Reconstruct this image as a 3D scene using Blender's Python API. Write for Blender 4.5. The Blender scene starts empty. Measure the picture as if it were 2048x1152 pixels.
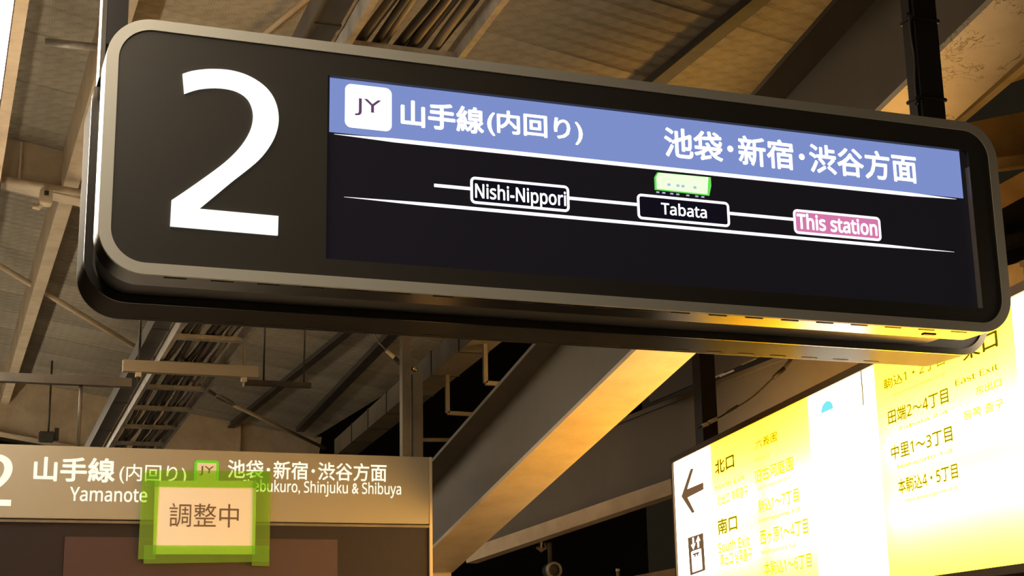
import bpy, bmesh, math, random
from mathutils import Vector, Matrix

# ------------------------------------------------------------------ camera, world, lights, exposure
scene = bpy.context.scene
COL = scene.collection
random.seed(7)
W_PX, H_PX, F_PX = 2048, 1152, 3056.83
YAW, PITCH, ROLL = 0.36319941, 0.24257581, -0.01916687
CAM = Vector((0, 0, 1.65))
FWD = Vector((math.sin(YAW) * math.cos(PITCH), math.cos(YAW) * math.cos(PITCH), math.sin(PITCH)))
_r = Vector((math.cos(YAW), -math.sin(YAW), 0))
_u = _r.cross(FWD)
RGT = math.cos(ROLL) * _r + math.sin(ROLL) * _u
UPV = -math.sin(ROLL) * _r + math.cos(ROLL) * _u
cam_data = bpy.data.cameras.new('camera')
cam_data.sensor_width = 36.0
cam_data.lens = 36.0 * F_PX / W_PX
cam_data.clip_start = 0.05
cam_data.clip_end = 200
camera = bpy.data.objects.new('camera', cam_data)
COL.objects.link(camera)
camera.matrix_world = Matrix.Translation(CAM) @ Matrix((RGT, UPV, -FWD)).transposed().to_4x4()
scene.camera = camera

world = bpy.data.worlds.new('night')
world.use_nodes = True
world.node_tree.nodes['Background'].inputs[0].default_value = (0.012, 0.009, 0.005, 1)
world.node_tree.nodes['Background'].inputs[1].default_value = 1.0
scene.world = world

scene.view_settings.view_transform = 'Standard'
scene.view_settings.look = 'None'
scene.view_settings.gamma = 1.0
scene.view_settings.use_curve_mapping = False
scene.view_settings.exposure = 0.0
scene.cycles.use_denoising = True
scene.cycles.max_bounces = 6
scene.cycles.sample_clamp_indirect = 6.0

TUBE_LIGHT = (1.0, 0.86, 0.67)
TUBE_POWER = 38.0

# ------------------------------------------------------------------ survey helpers: a sight line cut by a plane of the place
def ray(x, y):
    return FWD + RGT * ((x - 1024) / F_PX) - UPV * ((y - 576) / F_PX)
def on_y(x, y, Y):
    d = ray(x, y); return CAM + d * (Y / d.y)
def on_z(x, y, Z):
    d = ray(x, y); return CAM + d * ((Z - CAM.z) / d.z)
def on_plane(x, y, p, n):
    d = ray(x, y); return CAM + d * ((Vector(p) - CAM).dot(n) / d.dot(n))

# ------------------------------------------------------------------ materials
MATS = {}
def mat(name, base=(0.5, 0.5, 0.5), rough=0.6, metal=0.0, emit=None, strength=1.0, vary=0.0, vscale=4.0,
        dark=None, bump=0.0, sample=None, spec=0.5, rand=0.0):
    m = bpy.data.materials.new(name)
    m.use_nodes = True
    nt = m.node_tree
    b = nt.nodes['Principled BSDF']
    b.inputs['Base Color'].default_value = (*base, 1)
    b.inputs['Roughness'].default_value = rough
    b.inputs['Metallic'].default_value = metal
    b.inputs['Specular IOR Level'].default_value = spec
    if emit:
        b.inputs['Emission Color'].default_value = (*emit, 1)
        b.inputs['Emission Strength'].default_value = strength
    if vary > 0:
        tc = nt.nodes.new('ShaderNodeTexCoord')
        nz = nt.nodes.new('ShaderNodeTexNoise')
        nz.inputs['Scale'].default_value = vscale
        nz.inputs['Detail'].default_value = 6
        nz.inputs['Roughness'].default_value = 0.65
        nt.links.new(tc.outputs['Object'], nz.inputs['Vector'])
        rp = nt.nodes.new('ShaderNodeValToRGB')
        d = dark or tuple(c * 0.55 for c in base)
        rp.color_ramp.elements[0].position = 0.5 - 0.5 * vary
        rp.color_ramp.elements[0].color = (*d, 1)
        rp.color_ramp.elements[1].position = 0.62
        rp.color_ramp.elements[1].color = (*base, 1)
        nt.links.new(nz.outputs['Fac'], rp.inputs['Fac'])
        out = rp.outputs['Color']
        if rand > 0:
            oi = nt.nodes.new('ShaderNodeObjectInfo')
            mr = nt.nodes.new('ShaderNodeMapRange')
            mr.inputs['To Min'].default_value = 1 - rand
            mr.inputs['To Max'].default_value = 1 + rand
            nt.links.new(oi.outputs['Random'], mr.inputs['Value'])
            hs = nt.nodes.new('ShaderNodeHueSaturation')
            nt.links.new(mr.outputs['Result'], hs.inputs['Value'])
            nt.links.new(out, hs.inputs['Color'])
            out = hs.outputs['Color']
        nt.links.new(out, b.inputs['Base Color'])
        if bump > 0:
            bp = nt.nodes.new('ShaderNodeBump')
            bp.inputs['Strength'].default_value = bump
            bp.inputs['Distance'].default_value = 0.01
            nt.links.new(nz.outputs['Fac'], bp.inputs['Height'])
            nt.links.new(bp.outputs['Normal'], b.inputs['Normal'])
    if sample:
        m.cycles.emission_sampling = sample
    MATS[name] = m
    return m

def glow(name, color, strength=1.0, sample='NONE'):
    m = bpy.data.materials.new(name)
    m.use_nodes = True
    nt = m.node_tree
    nt.nodes.clear()
    o = nt.nodes.new('ShaderNodeOutputMaterial')
    e = nt.nodes.new('ShaderNodeEmission')
    e.inputs[0].default_value = (*color, 1)
    e.inputs[1].default_value = strength
    nt.links.new(e.outputs[0], o.inputs[0])
    m.cycles.emission_sampling = sample
    MATS[name] = m
    return m

def backlit(name, film, emit, strength):
    """translucent sign film in front of tubes: scatters the tubes behind it, plus its even base glow"""
    m = bpy.data.materials.new(name)
    m.use_nodes = True
    nt = m.node_tree
    nt.nodes.clear()
    o = nt.nodes.new('ShaderNodeOutputMaterial')
    a = nt.nodes.new('ShaderNodeAddShader')
    t = nt.nodes.new('ShaderNodeBsdfTranslucent')
    t.inputs[0].default_value = (*film, 1)
    e = nt.nodes.new('ShaderNodeEmission')
    e.inputs[0].default_value = (*emit, 1)
    e.inputs[1].default_value = strength
    nt.links.new(t.outputs[0], a.inputs[0])
    nt.links.new(e.outputs[0], a.inputs[1])
    nt.links.new(a.outputs[0], o.inputs[0])
    m.cycles.emission_sampling = 'FRONT_BACK'
    MATS[name] = m
    return m

def deck_material():
    m = mat('deck_paint', (0.35, 0.305, 0.22), 0.75, vary=0.5, vscale=2.5, dark=(0.25, 0.212, 0.15), bump=0.1, rand=0.12)
    nt = m.node_tree
    b = nt.nodes['Principled BSDF']
    src = b.inputs['Base Color'].links[0].from_socket
    tc = nt.nodes.new('ShaderNodeTexCoord')
    vo = nt.nodes.new('ShaderNodeTexVoronoi')          # the punched holes of the acoustic sheet
    vo.inputs['Scale'].default_value = 85
    vo.inputs['Randomness'].default_value = 0.0
    nt.links.new(tc.outputs['Object'], vo.inputs['Vector'])
    mr = nt.nodes.new('ShaderNodeMapRange')
    mr.inputs['From Min'].default_value = 0.22
    mr.inputs['From Max'].default_value = 0.38
    mr.inputs['To Min'].default_value = 0.55
    mr.inputs['To Max'].default_value = 1.0
    nt.links.new(vo.outputs['Distance'], mr.inputs['Value'])
    mx = nt.nodes.new('ShaderNodeMix')
    mx.data_type = 'RGBA'
    mx.blend_type = 'MULTIPLY'
    mx.inputs[0].default_value = 1.0
    nt.links.new(src, mx.inputs[6])
    nt.links.new(mr.outputs['Result'], mx.inputs[7])
    nt.links.new(mx.outputs[2], b.inputs['Base Color'])
    return m

def flaking_material():
    m = mat('flaking_cream_paint', (0.52, 0.43, 0.30), 0.6, vary=0.35, vscale=3.0, dark=(0.40, 0.32, 0.21), bump=0.15)
    nt = m.node_tree
    b = nt.nodes['Principled BSDF']
    src = b.inputs['Base Color'].links[0].from_socket
    tc = nt.nodes.new('ShaderNodeTexCoord')
    mp = nt.nodes.new('ShaderNodeMapping')
    mp.inputs['Scale'].default_value = (1.0, 0.8, 1.0)
    nt.links.new(tc.outputs['Object'], mp.inputs['Vector'])
    nz = nt.nodes.new('ShaderNodeTexNoise')
    nz.inputs['Scale'].default_value = 9
    nz.inputs['Detail'].default_value = 3
    nt.links.new(mp.outputs[0], nz.inputs['Vector'])
    ad = nt.nodes.new('ShaderNodeMix')
    ad.data_type = 'RGBA'
    ad.inputs[0].default_value = 0.25
    nt.links.new(mp.outputs[0], ad.inputs[6])
    nt.links.new(nz.outputs['Color'], ad.inputs[7])
    n2 = nt.nodes.new('ShaderNodeTexNoise')
    n2.inputs['Scale'].default_value = 14
    n2.inputs['Detail'].default_value = 4
    nt.links.new(ad.outputs[2], n2.inputs['Vector'])
    sb = nt.nodes.new('ShaderNodeMath'); sb.operation = 'SUBTRACT'; sb.inputs[1].default_value = 0.5
    ab = nt.nodes.new('ShaderNodeMath'); ab.operation = 'ABSOLUTE'
    nt.links.new(n2.outputs['Fac'], sb.inputs[0]); nt.links.new(sb.outputs[0], ab.inputs[0])
    mk = nt.nodes.new('ShaderNodeTexNoise'); mk.inputs['Scale'].default_value = 5.5
    nt.links.new(tc.outputs['Object'], mk.inputs['Vector'])
    m2 = nt.nodes.new('ShaderNodeMapRange')
    m2.inputs['From Min'].default_value = 0.50; m2.inputs['From Max'].default_value = 0.56
    nt.links.new(mk.outputs['Fac'], m2.inputs['Value'])
    m1 = nt.nodes.new('ShaderNodeMapRange')
    m1.inputs['From Min'].default_value = 0.006; m1.inputs['From Max'].default_value = 0.016
    m1.inputs['To Min'].default_value = 1.0; m1.inputs['To Max'].default_value = 0.0
    nt.links.new(ab.outputs[0], m1.inputs['Value'])
    mu = nt.nodes.new('ShaderNodeMath'); mu.operation = 'MULTIPLY'
    nt.links.new(m1.outputs[0], mu.inputs[0]); nt.links.new(m2.outputs[0], mu.inputs[1])
    sp = nt.nodes.new('ShaderNodeSeparateXYZ')        # the flaked stretch lies at the high end
    nt.links.new(tc.outputs['Object'], sp.inputs[0])
    m3 = nt.nodes.new('ShaderNodeMapRange')
    m3.inputs['From Min'].default_value = 4.6; m3.inputs['From Max'].default_value = 5.2
    m3.inputs['To Min'].default_value = 1.0; m3.inputs['To Max'].default_value = 0.12
    nt.links.new(sp.outputs['Y'], m3.inputs['Value'])
    mu2 = nt.nodes.new('ShaderNodeMath'); mu2.operation = 'MULTIPLY'
    nt.links.new(mu.outputs[0], mu2.inputs[0]); nt.links.new(m3.outputs[0], mu2.inputs[1])
    mu = mu2
    mx = nt.nodes.new('ShaderNodeMix'); mx.data_type = 'RGBA'
    mx.inputs[7].default_value = (0.16, 0.10, 0.05, 1)
    nt.links.new(mu.outputs[0], mx.inputs[0])
    nt.links.new(src, mx.inputs[6])
    nt.links.new(mx.outputs[2], b.inputs['Base Color'])
    return m

def tape_material():
    m = bpy.data.materials.new('green_tape')
    m.use_nodes = True
    nt = m.node_tree
    nt.nodes.clear()
    o = nt.nodes.new('ShaderNodeOutputMaterial')
    mx = nt.nodes.new('ShaderNodeMixShader'); mx.inputs[0].default_value = 0.22
    t = nt.nodes.new('ShaderNodeBsdfTransparent'); t.inputs[0].default_value = (0.80, 1.0, 0.50, 1)
    d = nt.nodes.new('ShaderNodeBsdfDiffuse'); d.inputs[0].default_value = (0.42, 0.60, 0.14, 1)
    nt.links.new(t.outputs[0], mx.inputs[1]); nt.links.new(d.outputs[0], mx.inputs[2])
    nt.links.new(mx.outputs[0], o.inputs[0])
    MATS['green_tape'] = m
    return m

deck_material(); flaking_material(); tape_material()
mat('frame_grey', (0.52, 0.49, 0.41), 0.42)
mat('steel_rim', (0.19, 0.175, 0.155), 0.20, 1.0)
def satin_material():
    """dark satin paint with only a faint, even gloss"""
    m = bpy.data.materials.new('rear_shell')
    m.use_nodes = True
    nt = m.node_tree
    nt.nodes.clear()
    o = nt.nodes.new('ShaderNodeOutputMaterial')
    mx = nt.nodes.new('ShaderNodeMixShader'); mx.inputs[0].default_value = 0.036
    d = nt.nodes.new('ShaderNodeBsdfDiffuse'); d.inputs[0].default_value = (0.042, 0.036, 0.029, 1)
    g = nt.nodes.new('ShaderNodeBsdfGlossy'); g.inputs[0].default_value = (0.9, 0.88, 0.85, 1); g.inputs[1].default_value = 0.2
    nt.links.new(d.outputs[0], mx.inputs[1]); nt.links.new(g.outputs[0], mx.inputs[2])
    nt.links.new(mx.outputs[0], o.inputs[0])
    MATS['rear_shell'] = m
satin_material()
mat('face_black', (0.050, 0.044, 0.036), 0.38, spec=0.35)
mat('recess_black', (0.018, 0.015, 0.012), 0.5)
mat('glass_edge', (0.5, 0.46, 0.4), 0.2, 0.6)
mat('screen_black', (0.008, 0.007, 0.010), 0.28, emit=(0.0075, 0.0062, 0.0085), sample='NONE', spec=0.3)
glow('lcd_blue', (0.205, 0.275, 0.60), 1.0)
glow('lcd_white', (1.0, 0.97, 1.0), 1.5)
glow('lcd_text_white', (1.0, 1.0, 1.0), 1.6)
glow('lcd_pink', (0.66, 0.19, 0.40), 1.0)
glow('lcd_black', (0.006, 0.005, 0.010), 1.0)
glow('lcd_purple', (0.12, 0.055, 0.13), 1.0)
glow('lcd_green', (0.15, 0.75, 0.10), 1.0)
glow('lcd_pale_green', (0.75, 1.05, 0.62), 1.2)
glow('lcd_grey', (0.45, 0.5, 0.75), 1.0)
glow('numeral_white', (1.0, 0.97, 0.86), 1.35, 'FRONT')
mat('post_black', (0.012, 0.009, 0.007), 0.5, spec=0.25)
mat('post_grey', (0.075, 0.066, 0.058), 0.5)
mat('post_chrome', (0.75, 0.70, 0.62), 0.16, 1.0)
mat('steel_olive', (0.17, 0.135, 0.085), 0.6, vary=0.4, vscale=3, bump=0.05)
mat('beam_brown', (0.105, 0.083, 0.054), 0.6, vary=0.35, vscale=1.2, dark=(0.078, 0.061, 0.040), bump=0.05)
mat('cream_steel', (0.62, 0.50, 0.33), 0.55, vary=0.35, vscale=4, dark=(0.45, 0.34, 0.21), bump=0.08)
mat('strut_tan', (0.33, 0.265, 0.175), 0.5)
mat('galvanised', (0.50, 0.45, 0.37), 0.42, 0.35, vary=0.3, vscale=8)
mat('dark_steel', (0.060, 0.046, 0.030), 0.55, vary=0.3, vscale=5)
mat('duct_dark', (0.075, 0.060, 0.042), 0.55, vary=0.4, vscale=5)
mat('duct_grey', (0.15, 0.12, 0.085), 0.5, vary=0.4, vscale=5)
mat('cable_black', (0.030, 0.024, 0.017), 0.55)
mat('cable_brown', (0.11, 0.08, 0.048), 0.5)
mat('cable_grey', (0.20, 0.165, 0.115), 0.5)
mat('strip_beige', (0.32, 0.285, 0.22), 0.45, spec=0.4)
mat('display_purple', (0.020, 0.013, 0.013), 0.6, spec=0.2)
mat('display_screen', (0.060, 0.034, 0.032), 0.5, spec=0.2)
mat('sign_edge', (0.55, 0.45, 0.30), 0.4)
glow('far_white', (1.0, 0.90, 0.66), 1.25)
mat('jy_green', (0.10, 0.50, 0.03), 0.4, emit=(0.12, 0.48, 0.01), strength=0.45, sample='NONE')
mat('notice_paper', (0.92, 0.87, 0.78), 0.6)
mat('notice_ink', (0.13, 0.08, 0.055), 0.6)
mat('plastic_sleeve', (0.9, 0.85, 0.75), 0.15)
mat('lamp_housing', (0.72, 0.60, 0.42), 0.5)
glow('lamp_tube', TUBE_LIGHT, TUBE_POWER, 'FRONT_BACK')
glow('box_tube', (1.0, 0.93, 0.80), 90.0, 'FRONT_BACK')
backlit('film_yellow', (0.90, 0.62, 0.11), (1.0, 0.48, 0.0002), 9.0)
backlit('film_white', (0.92, 0.90, 0.84), (1.0, 0.80, 0.55), 3.2)
mat('exit_frame', (0.070, 0.046, 0.022), 0.45)
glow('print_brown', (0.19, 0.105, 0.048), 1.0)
glow('print_glare_olive', (0.15, 0.10, 0.0), 1.0)  # black print and dark joint, the panel's glare painted in as olive glow
glow('print_glare_mustard', (0.34, 0.26, 0.0), 1.0)  # black print again, stronger glare wash-out painted as mustard
glow('print_glare_pale', (0.84, 0.72, 0.0), 1.0)  # thin black letters coloured yellow for the glare that washes them out
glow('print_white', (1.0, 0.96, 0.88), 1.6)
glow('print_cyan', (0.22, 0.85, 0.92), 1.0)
mat('bounce_cut_floor', (0.045, 0.040, 0.034), 0.8, vary=0.4, vscale=6)
mat('platform_asphalt', (0.42, 0.40, 0.37), 0.8, vary=0.4, vscale=6)
mat('night_wall', (0.035, 0.027, 0.018), 0.8, vary=0.4, vscale=1)
mat('tan_board', (0.46, 0.31, 0.15), 0.65, vary=0.5, vscale=3, dark=(0.26, 0.17, 0.08), bump=0.2)
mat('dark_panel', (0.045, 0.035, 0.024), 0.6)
mat('connector_pale', (0.75, 0.66, 0.52), 0.5)
mat('brass', (0.8, 0.55, 0.2), 0.25, 1.0)

# ------------------------------------------------------------------ object helpers
def link(name, me, material=None, parent=None):
    o = bpy.data.objects.new(name, me)
    COL.objects.link(o)
    if material and me is not None and not me.materials:
        me.materials.append(MATS[material])
    if parent:
        o.parent = parent
        o.matrix_parent_inverse = parent.matrix_basis.inverted()
    return o
def tag(o, label, cat, group=None):
    o['label'] = label
    o['category'] = cat
    if group:
        o['group'] = group
    return o
def struct(o, label=None):
    o['kind'] = 'structure'
    if label:
        o['label'] = label
    return o
def empty(name, loc, label=None, cat=None, group=None):
    o = bpy.data.objects.new(name, None)
    o.empty_display_size = 0.1
    o.location = loc
    COL.objects.link(o)
    if label:
        tag(o, label, cat, group)
    return o
def finish(bm, name, smooth=False):
    bmesh.ops.recalc_face_normals(bm, faces=bm.faces)
    me = bpy.data.meshes.new(name)
    bm.to_mesh(me)
    bm.free()
    if smooth:
        for p in me.polygons:
            p.use_smooth = True
    return me
def add_box(bm, a, b):
    x0, y0, z0 = a; x1, y1, z1 = b
    v = [bm.verts.new(p) for p in ((x0, y0, z0), (x1, y0, z0), (x1, y1, z0), (x0, y1, z0),
                                   (x0, y0, z1), (x1, y0, z1), (x1, y1, z1), (x0, y1, z1))]
    for f in ((0, 3, 2, 1), (4, 5, 6, 7), (0, 1, 5, 4), (1, 2, 6, 5), (2, 3, 7, 6), (3, 0, 4, 7)):
        bm.faces.new([v[i] for i in f])
def box(name, a, b, material, parent=None, bevel=0.0):
    bm = bmesh.new()
    add_box(bm, a, b)
    if bevel:
        bmesh.ops.bevel(bm, geom=list(bm.edges), offset=bevel, segments=2, affect='EDGES')
    return link(name, finish(bm, name), material, parent)
def axes(d, up=(0, 0, 1)):
    d = d.normalized()
    s = d.cross(Vector(up)).normalized()
    return s, s.cross(d).normalized()          # side (right of travel), true up
def add_member(bm, p, q, section, up=(0, 0, 1)):
    """extrude a closed section (side, up) from p to q"""
    p, q = Vector(p), Vector(q)
    s, t = axes(q - p, up)
    A = [bm.verts.new(p + s * a + t * b) for a, b in section]
    B = [bm.verts.new(q + s * a + t * b) for a, b in section]
    n = len(section)
    for i in range(n):
        bm.faces.new((A[i], A[(i + 1) % n], B[(i + 1) % n], B[i]))
    bm.faces.new(A[::-1]); bm.faces.new(B)
def member(name, p, q, section, material, parent=None, up=(0, 0, 1)):
    bm = bmesh.new()
    add_member(bm, p, q, section, up)
    return link(name, finish(bm, name), material, parent)
def rect_sec(w, h, a0=None, b0=0.0):
    a0 = -w / 2 if a0 is None else a0
    return [(a0, b0), (a0 + w, b0), (a0 + w, b0 + h), (a0, b0 + h)]
def i_sec(w, h, tf, tw):
    a, c = w / 2, tw / 2
    return [(-a, 0), (a, 0), (a, tf), (c, tf), (c, h - tf), (a, h - tf), (a, h), (-a, h), (-a, h - tf), (-c, h - tf), (-c, tf), (-a, tf)]
def channel_sec(w, h, t):
    a = w / 2
    return [(-a, 0), (a, 0), (a, h), (a - t, h), (a - t, t), (-a + t, t), (-a + t, h), (-a, h)]
def add_tube(bm, pts, r, n=8):
    pts = [Vector(p) for p in pts]
    rings = []
    for i, p in enumerate(pts):
        d = (pts[min(i + 1, len(pts) - 1)] - pts[max(i - 1, 0)]).normalized()
        s, t = axes(d, (0, 0, 1) if abs(d.z) < 0.95 else (0, 1, 0))
        rr = r[i] if isinstance(r, (list, tuple)) else r
        rings.append([bm.verts.new(p + (s * math.cos(k * 2 * math.pi / n) + t * math.sin(k * 2 * math.pi / n)) * rr) for k in range(n)])
    for A, B in zip(rings, rings[1:]):
        for k in range(n):
            bm.faces.new((A[k], A[(k + 1) % n], B[(k + 1) % n], B[k]))
    bm.faces.new(rings[0][::-1]); bm.faces.new(rings[-1])
def tube(name, pts, r, material, parent=None, n=8):
    bm = bmesh.new()
    add_tube(bm, pts, r, n)
    return link(name, finish(bm, name, True), material, parent)
def rrect(x0, x1, z0, z1, r, n=10):
    out = []
    for cx, cz, a0 in ((x1 - r, z1 - r, 0), (x0 + r, z1 - r, 90), (x0 + r, z0 + r, 180), (x1 - r, z0 + r, 270)):
        for k in range(n + 1):
            a = math.radians(a0 + 90 * k / n)
            out.append((cx + r * math.cos(a), cz + r * math.sin(a)))
    return out
class Plane:
    """a vertical face: origin, right-hand direction as read, up; n points to the reader"""
    def __init__(s, o, ex):
        s.o, s.ex, s.ez = Vector(o), Vector(ex).normalized(), Vector((0, 0, 1))
        s.n = s.ex.cross(s.ez)
    def uv(s, x, y):
        p = on_plane(x, y, s.o, s.n) - s.o
        return (p.dot(s.ex), p.z)
    def at(s, u, v, out=0.0):
        return s.o + s.ex * u + s.ez * v + s.n * out
def plate(name, pl, outer, holes, out0, out1, material, parent=None):
    """flat shape with holes in plane pl, from depth out0 (back) to out1 (front)"""
    bm = bmesh.new()
    for out in (out1, out0):
        edges = []
        for loop in [outer] + holes:
            vs = [bm.verts.new(pl.at(u, v, out)) for u, v in loop]
            edges += [bm.edges.new((vs[i], vs[(i + 1) % len(vs)])) for i in range(len(vs))]
        bmesh.ops.triangle_fill(bm, edges=edges, use_beauty=True)
    for loop in [outer] + holes:
        n = len(loop)
        a = [bm.verts.new(pl.at(u, v, out1)) for u, v in loop]
        b = [bm.verts.new(pl.at(u, v, out0)) for u, v in loop]
        for i in range(n):
            bm.faces.new((a[i], a[(i + 1) % n], b[(i + 1) % n], b[i]))
    bmesh.ops.remove_doubles(bm, verts=bm.verts, dist=1e-6)
    return link(name, finish(bm, name), material, parent)
def shell(name, pl, loop, out0, out1, material, parent=None, wall=0.004):
    """open band following a loop (the side wall of a case)"""
    bm = bmesh.new()
    n = len(loop)
    a = [bm.verts.new(pl.at(u, v, out1)) for u, v in loop]
    b = [bm.verts.new(pl.at(u, v, out0)) for u, v in loop]
    for i in range(n):
        f = bm.faces.new((a[i], a[(i + 1) % n], b[(i + 1) % n], b[i]))
        f.smooth = True
    me = bpy.data.meshes.new(name)
    bmesh.ops.recalc_face_normals(bm, faces=bm.faces)
    bm.to_mesh(me); bm.free()
    return link(name, me, material, parent)
LETTERING = []      # lettering waits here and becomes mesh in one go at the end
def sans(s):
    """the plain grotesque letters of the built-in font family"""
    out = ''
    for ch in s:
        if 'A' <= ch <= 'Z': out += chr(0x1D5A0 + ord(ch) - 65)
        elif 'a' <= ch <= 'z': out += chr(0x1D5BA + ord(ch) - 97)
        elif '0' <= ch <= '9': out += chr(0x1D7E2 + ord(ch) - 48)
        else: out += ch
    return out
def text(name, pl, body, box_uv, material, parent, out=0.002, bold=0.0, thick=0.0006):
    """lettering fitted into (u0, v0, u1, v1) of a face"""
    c = bpy.data.curves.new(name, 'FONT')
    c.body = body if body == 'JY' else sans(body)
    c.resolution_u = 3
    t = bpy.data.objects.new(name, c)
    COL.objects.link(t)
    LETTERING.append((t, c, name, pl, box_uv, material, parent, out, bold))
def set_lettering(me, t, c, name, pl, box_uv, material, parent, out, bold):
    bpy.data.objects.remove(t)
    bpy.data.curves.remove(c)
    base = [(v.co.x, v.co.y) for v in me.vertices]
    faces = [tuple(p.vertices) for p in me.polygons]
    bpy.data.meshes.remove(me)
    shifts = [(0.0, 0.0)]
    if bold > 0:      # a heavier weight: the strokes thickened all round
        shifts += [(bold * math.cos(k * math.pi / 4), bold * math.sin(k * math.pi / 4)) for k in range(8)]
    o_, ex_, ez_ = pl.at(0, 0, out), pl.ex, pl.ez
    verts, polys = [], []
    for dx, dy in shifts:
        n0 = len(verts)
        verts += [(x + dx, y + dy) for x, y in base]
        polys += [tuple(i + n0 for i in f) for f in faces]
    x0 = min(v[0] for v in verts); x1 = max(v[0] for v in verts)
    y0 = min(v[1] for v in verts); y1 = max(v[1] for v in verts)
    u0, v0, u1, v1 = box_uv
    me = bpy.data.meshes.new(name)
    ku, kv = (u1 - u0) / (x1 - x0), (v1 - v0) / (y1 - y0)
    ox, oy, oz = o_
    pts = []
    for x, y in verts:
        u = u0 + (x - x0) * ku
        pts.append((ox + ex_.x * u, oy + ex_.y * u, oz + v0 + (y - y0) * kv))
    me.from_pydata(pts, [], polys)
    me.materials.clear()
    me.name = name
    return link(name, me, material, parent)
def span(pl, lb, rt):
    a, b = pl.uv(*lb), pl.uv(*rt)
    return (a[0], a[1], b[0], b[1])
def smooth_run(p, n=5):
    out = []
    for i in range(len(p) - 1):
        p0, p1, p2, p3 = p[max(i - 1, 0)], p[i], p[i + 1], p[min(i + 2, len(p) - 1)]
        for k in range(n):
            t = k / n
            out.append(tuple(0.5 * (2 * b + (c - a) * t + (2 * a - 5 * b + 4 * c - d) * t * t + (3 * b - a - 3 * c + d) * t ** 3)
                             for a, b, c, d in zip(p0, p1, p2, p3)))
    return out + [p[-1]]
TWO = (smooth_run([(188, 138), (240, 122), (310, 112), (370, 110), (440, 114), (510, 128), (580, 155), (650, 200), (700, 255), (730, 320), (741, 390), (735, 450), (715, 510), (680, 570), (630, 630), (560, 690), (470, 760), (380, 835), (283, 915)], 3)
       + [(739, 957), (736, 1067), (117, 1014)]
       + smooth_run([(125, 865), (200, 815), (300, 745), (400, 672), (470, 612), (530, 545), (575, 470), (594, 400), (590, 340), (565, 285), (520, 248), (460, 226), (380, 217), (300, 222), (250, 233), (198, 251)], 3))
TWO_PX = [(300 + x / 2.88, 100 + y / 2.88) for x, y in TWO]

# ------------------------------------------------------------------ the place: platform floor, roof deck, far wall
bm = bmesh.new(); add_box(bm, (-4.0, -6.0, -0.3), (2.3, 26.0, 0.0))
struct(link('floor', finish(bm, 'floor'), 'platform_asphalt'), 'pale grey platform floor')
bm = bmesh.new(); add_box(bm, (2.3, -6.0, -0.3), (9.0, 26.0, -0.005))  # unseen dark strip, added to keep floor bounce off the right side
struct(link('floor', finish(bm, 'floor'), 'bounce_cut_floor'), 'unseen dark floor added to cut bounce light on the right')
bm = bmesh.new(); add_box(bm, (-6.0, 25.0, 0.0), (12.0, 25.2, 7.5))
struct(link('wall_back', finish(bm, 'wall_back'), 'night_wall'), 'dark far end wall of the platform')

RZ, TILT = 4.85, math.radians(9)
RN = Vector((math.sin(TILT), 0, math.cos(TILT)))
RD = Vector((math.cos(TILT), 0, -math.sin(TILT)))            # down the slope
def roof(x, y, drop=0.0):                                    # sight line onto the underside of the deck
    return on_plane(x, y, (0, 0, RZ - drop), RN)
def deck(X, Y, drop=0.0):
    return Vector((X, Y, RZ - math.tan(TILT) * X - drop))
bm = bmesh.new()
a0, a1 = Vector((-3.2, -3, RZ + math.tan(TILT) * 3.2)), Vector((4.0, -3, RZ - math.tan(TILT) * 4.0))
add_member(bm, a0, a0 + Vector((0, 25, 0)), [(0.0, 0.06), (7.29, 0.06), (7.29, 0.10), (0.0, 0.10)])
for v in bm.verts:      # lay the backing board on the slope
    v.co.z = RZ - math.tan(TILT) * v.co.x + (0.07 if v.co.z < a0.z + 0.08 else 0.11)
ceil = struct(link('ceiling', finish(bm, 'ceiling'), 'duct_grey'), 'sloping underside of the platform roof')
prof = [(0.0, 0.012), (0.012, 0.0)]
P = 0.70
nr = 6
for k in range(nr):
    y = 0.014 + k * (P - 0.02) / nr
    w = (P - 0.02) / nr
    prof += [(y + 0.10 * w, 0.0), (y + 0.62 * w, 0.0), (y + 0.74 * w, 0.009), (y + 0.90 * w, 0.009)]
prof += [(P - 0.004, 0.004), (P - 0.004, 0.05)]
bm = bmesh.new()
A = [bm.verts.new(Vector((-3.2, y, z + 0.0)) ) for y, z in prof]
B = [bm.verts.new(Vector((4.0, y, z + 0.0)) ) for y, z in prof]
for i in range(len(prof) - 1):
    bm.faces.new((A[i], B[i], B[i + 1], A[i + 1]))
for v in bm.verts:
    v.co.z += RZ - math.tan(TILT) * v.co.x
sheet_me = bpy.data.meshes.new('roof_sheet')
bm.to_mesh(sheet_me); bm.free()
sheet_me.materials.append(MATS['deck_paint'])
for k in range(35):
    s = link('roof_sheet', sheet_me, None, ceil)
    s.location = (0, -2.95 + 0.004 + P * k, 0)

# ------------------------------------------------------------------ steelwork
def purlin(label, X0, X1, Y0, Y1, h, material, lip=0.0):
    e = empty('roof_purlin', deck((X0 + X1) / 2, Y0), label, 'purlin')
    bm = bmesh.new()
    p, q = deck((X0 + X1) / 2, Y0, h), deck((X0 + X1) / 2, Y1, h)
    w = X1 - X0
    add_member(bm, p, q, [(-w / 2, 0), (w / 2, 0), (w / 2, 0.012), (0.006, 0.012), (0.006, h), (-0.006, h), (-0.006, 0.012), (-w / 2, 0.012)])
    link('tee_section', finish(bm, 'tee'), material, e)
    return e
e = empty('roof_purlin', deck(0.6, -2), 'pale flaking steel purlin beside the lamps, left of the big sign', 'purlin')
p, q = deck(0.60, -2, 0.29), deck(0.60, 20, 0.29)
member('web', p, q, rect_sec(0.012, 0.29, None, 0.0), 'cream_steel', e)
member('flange', p, q, rect_sec(0.075, 0.012, 0.006, 0.0), 'cream_steel', e)
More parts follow.
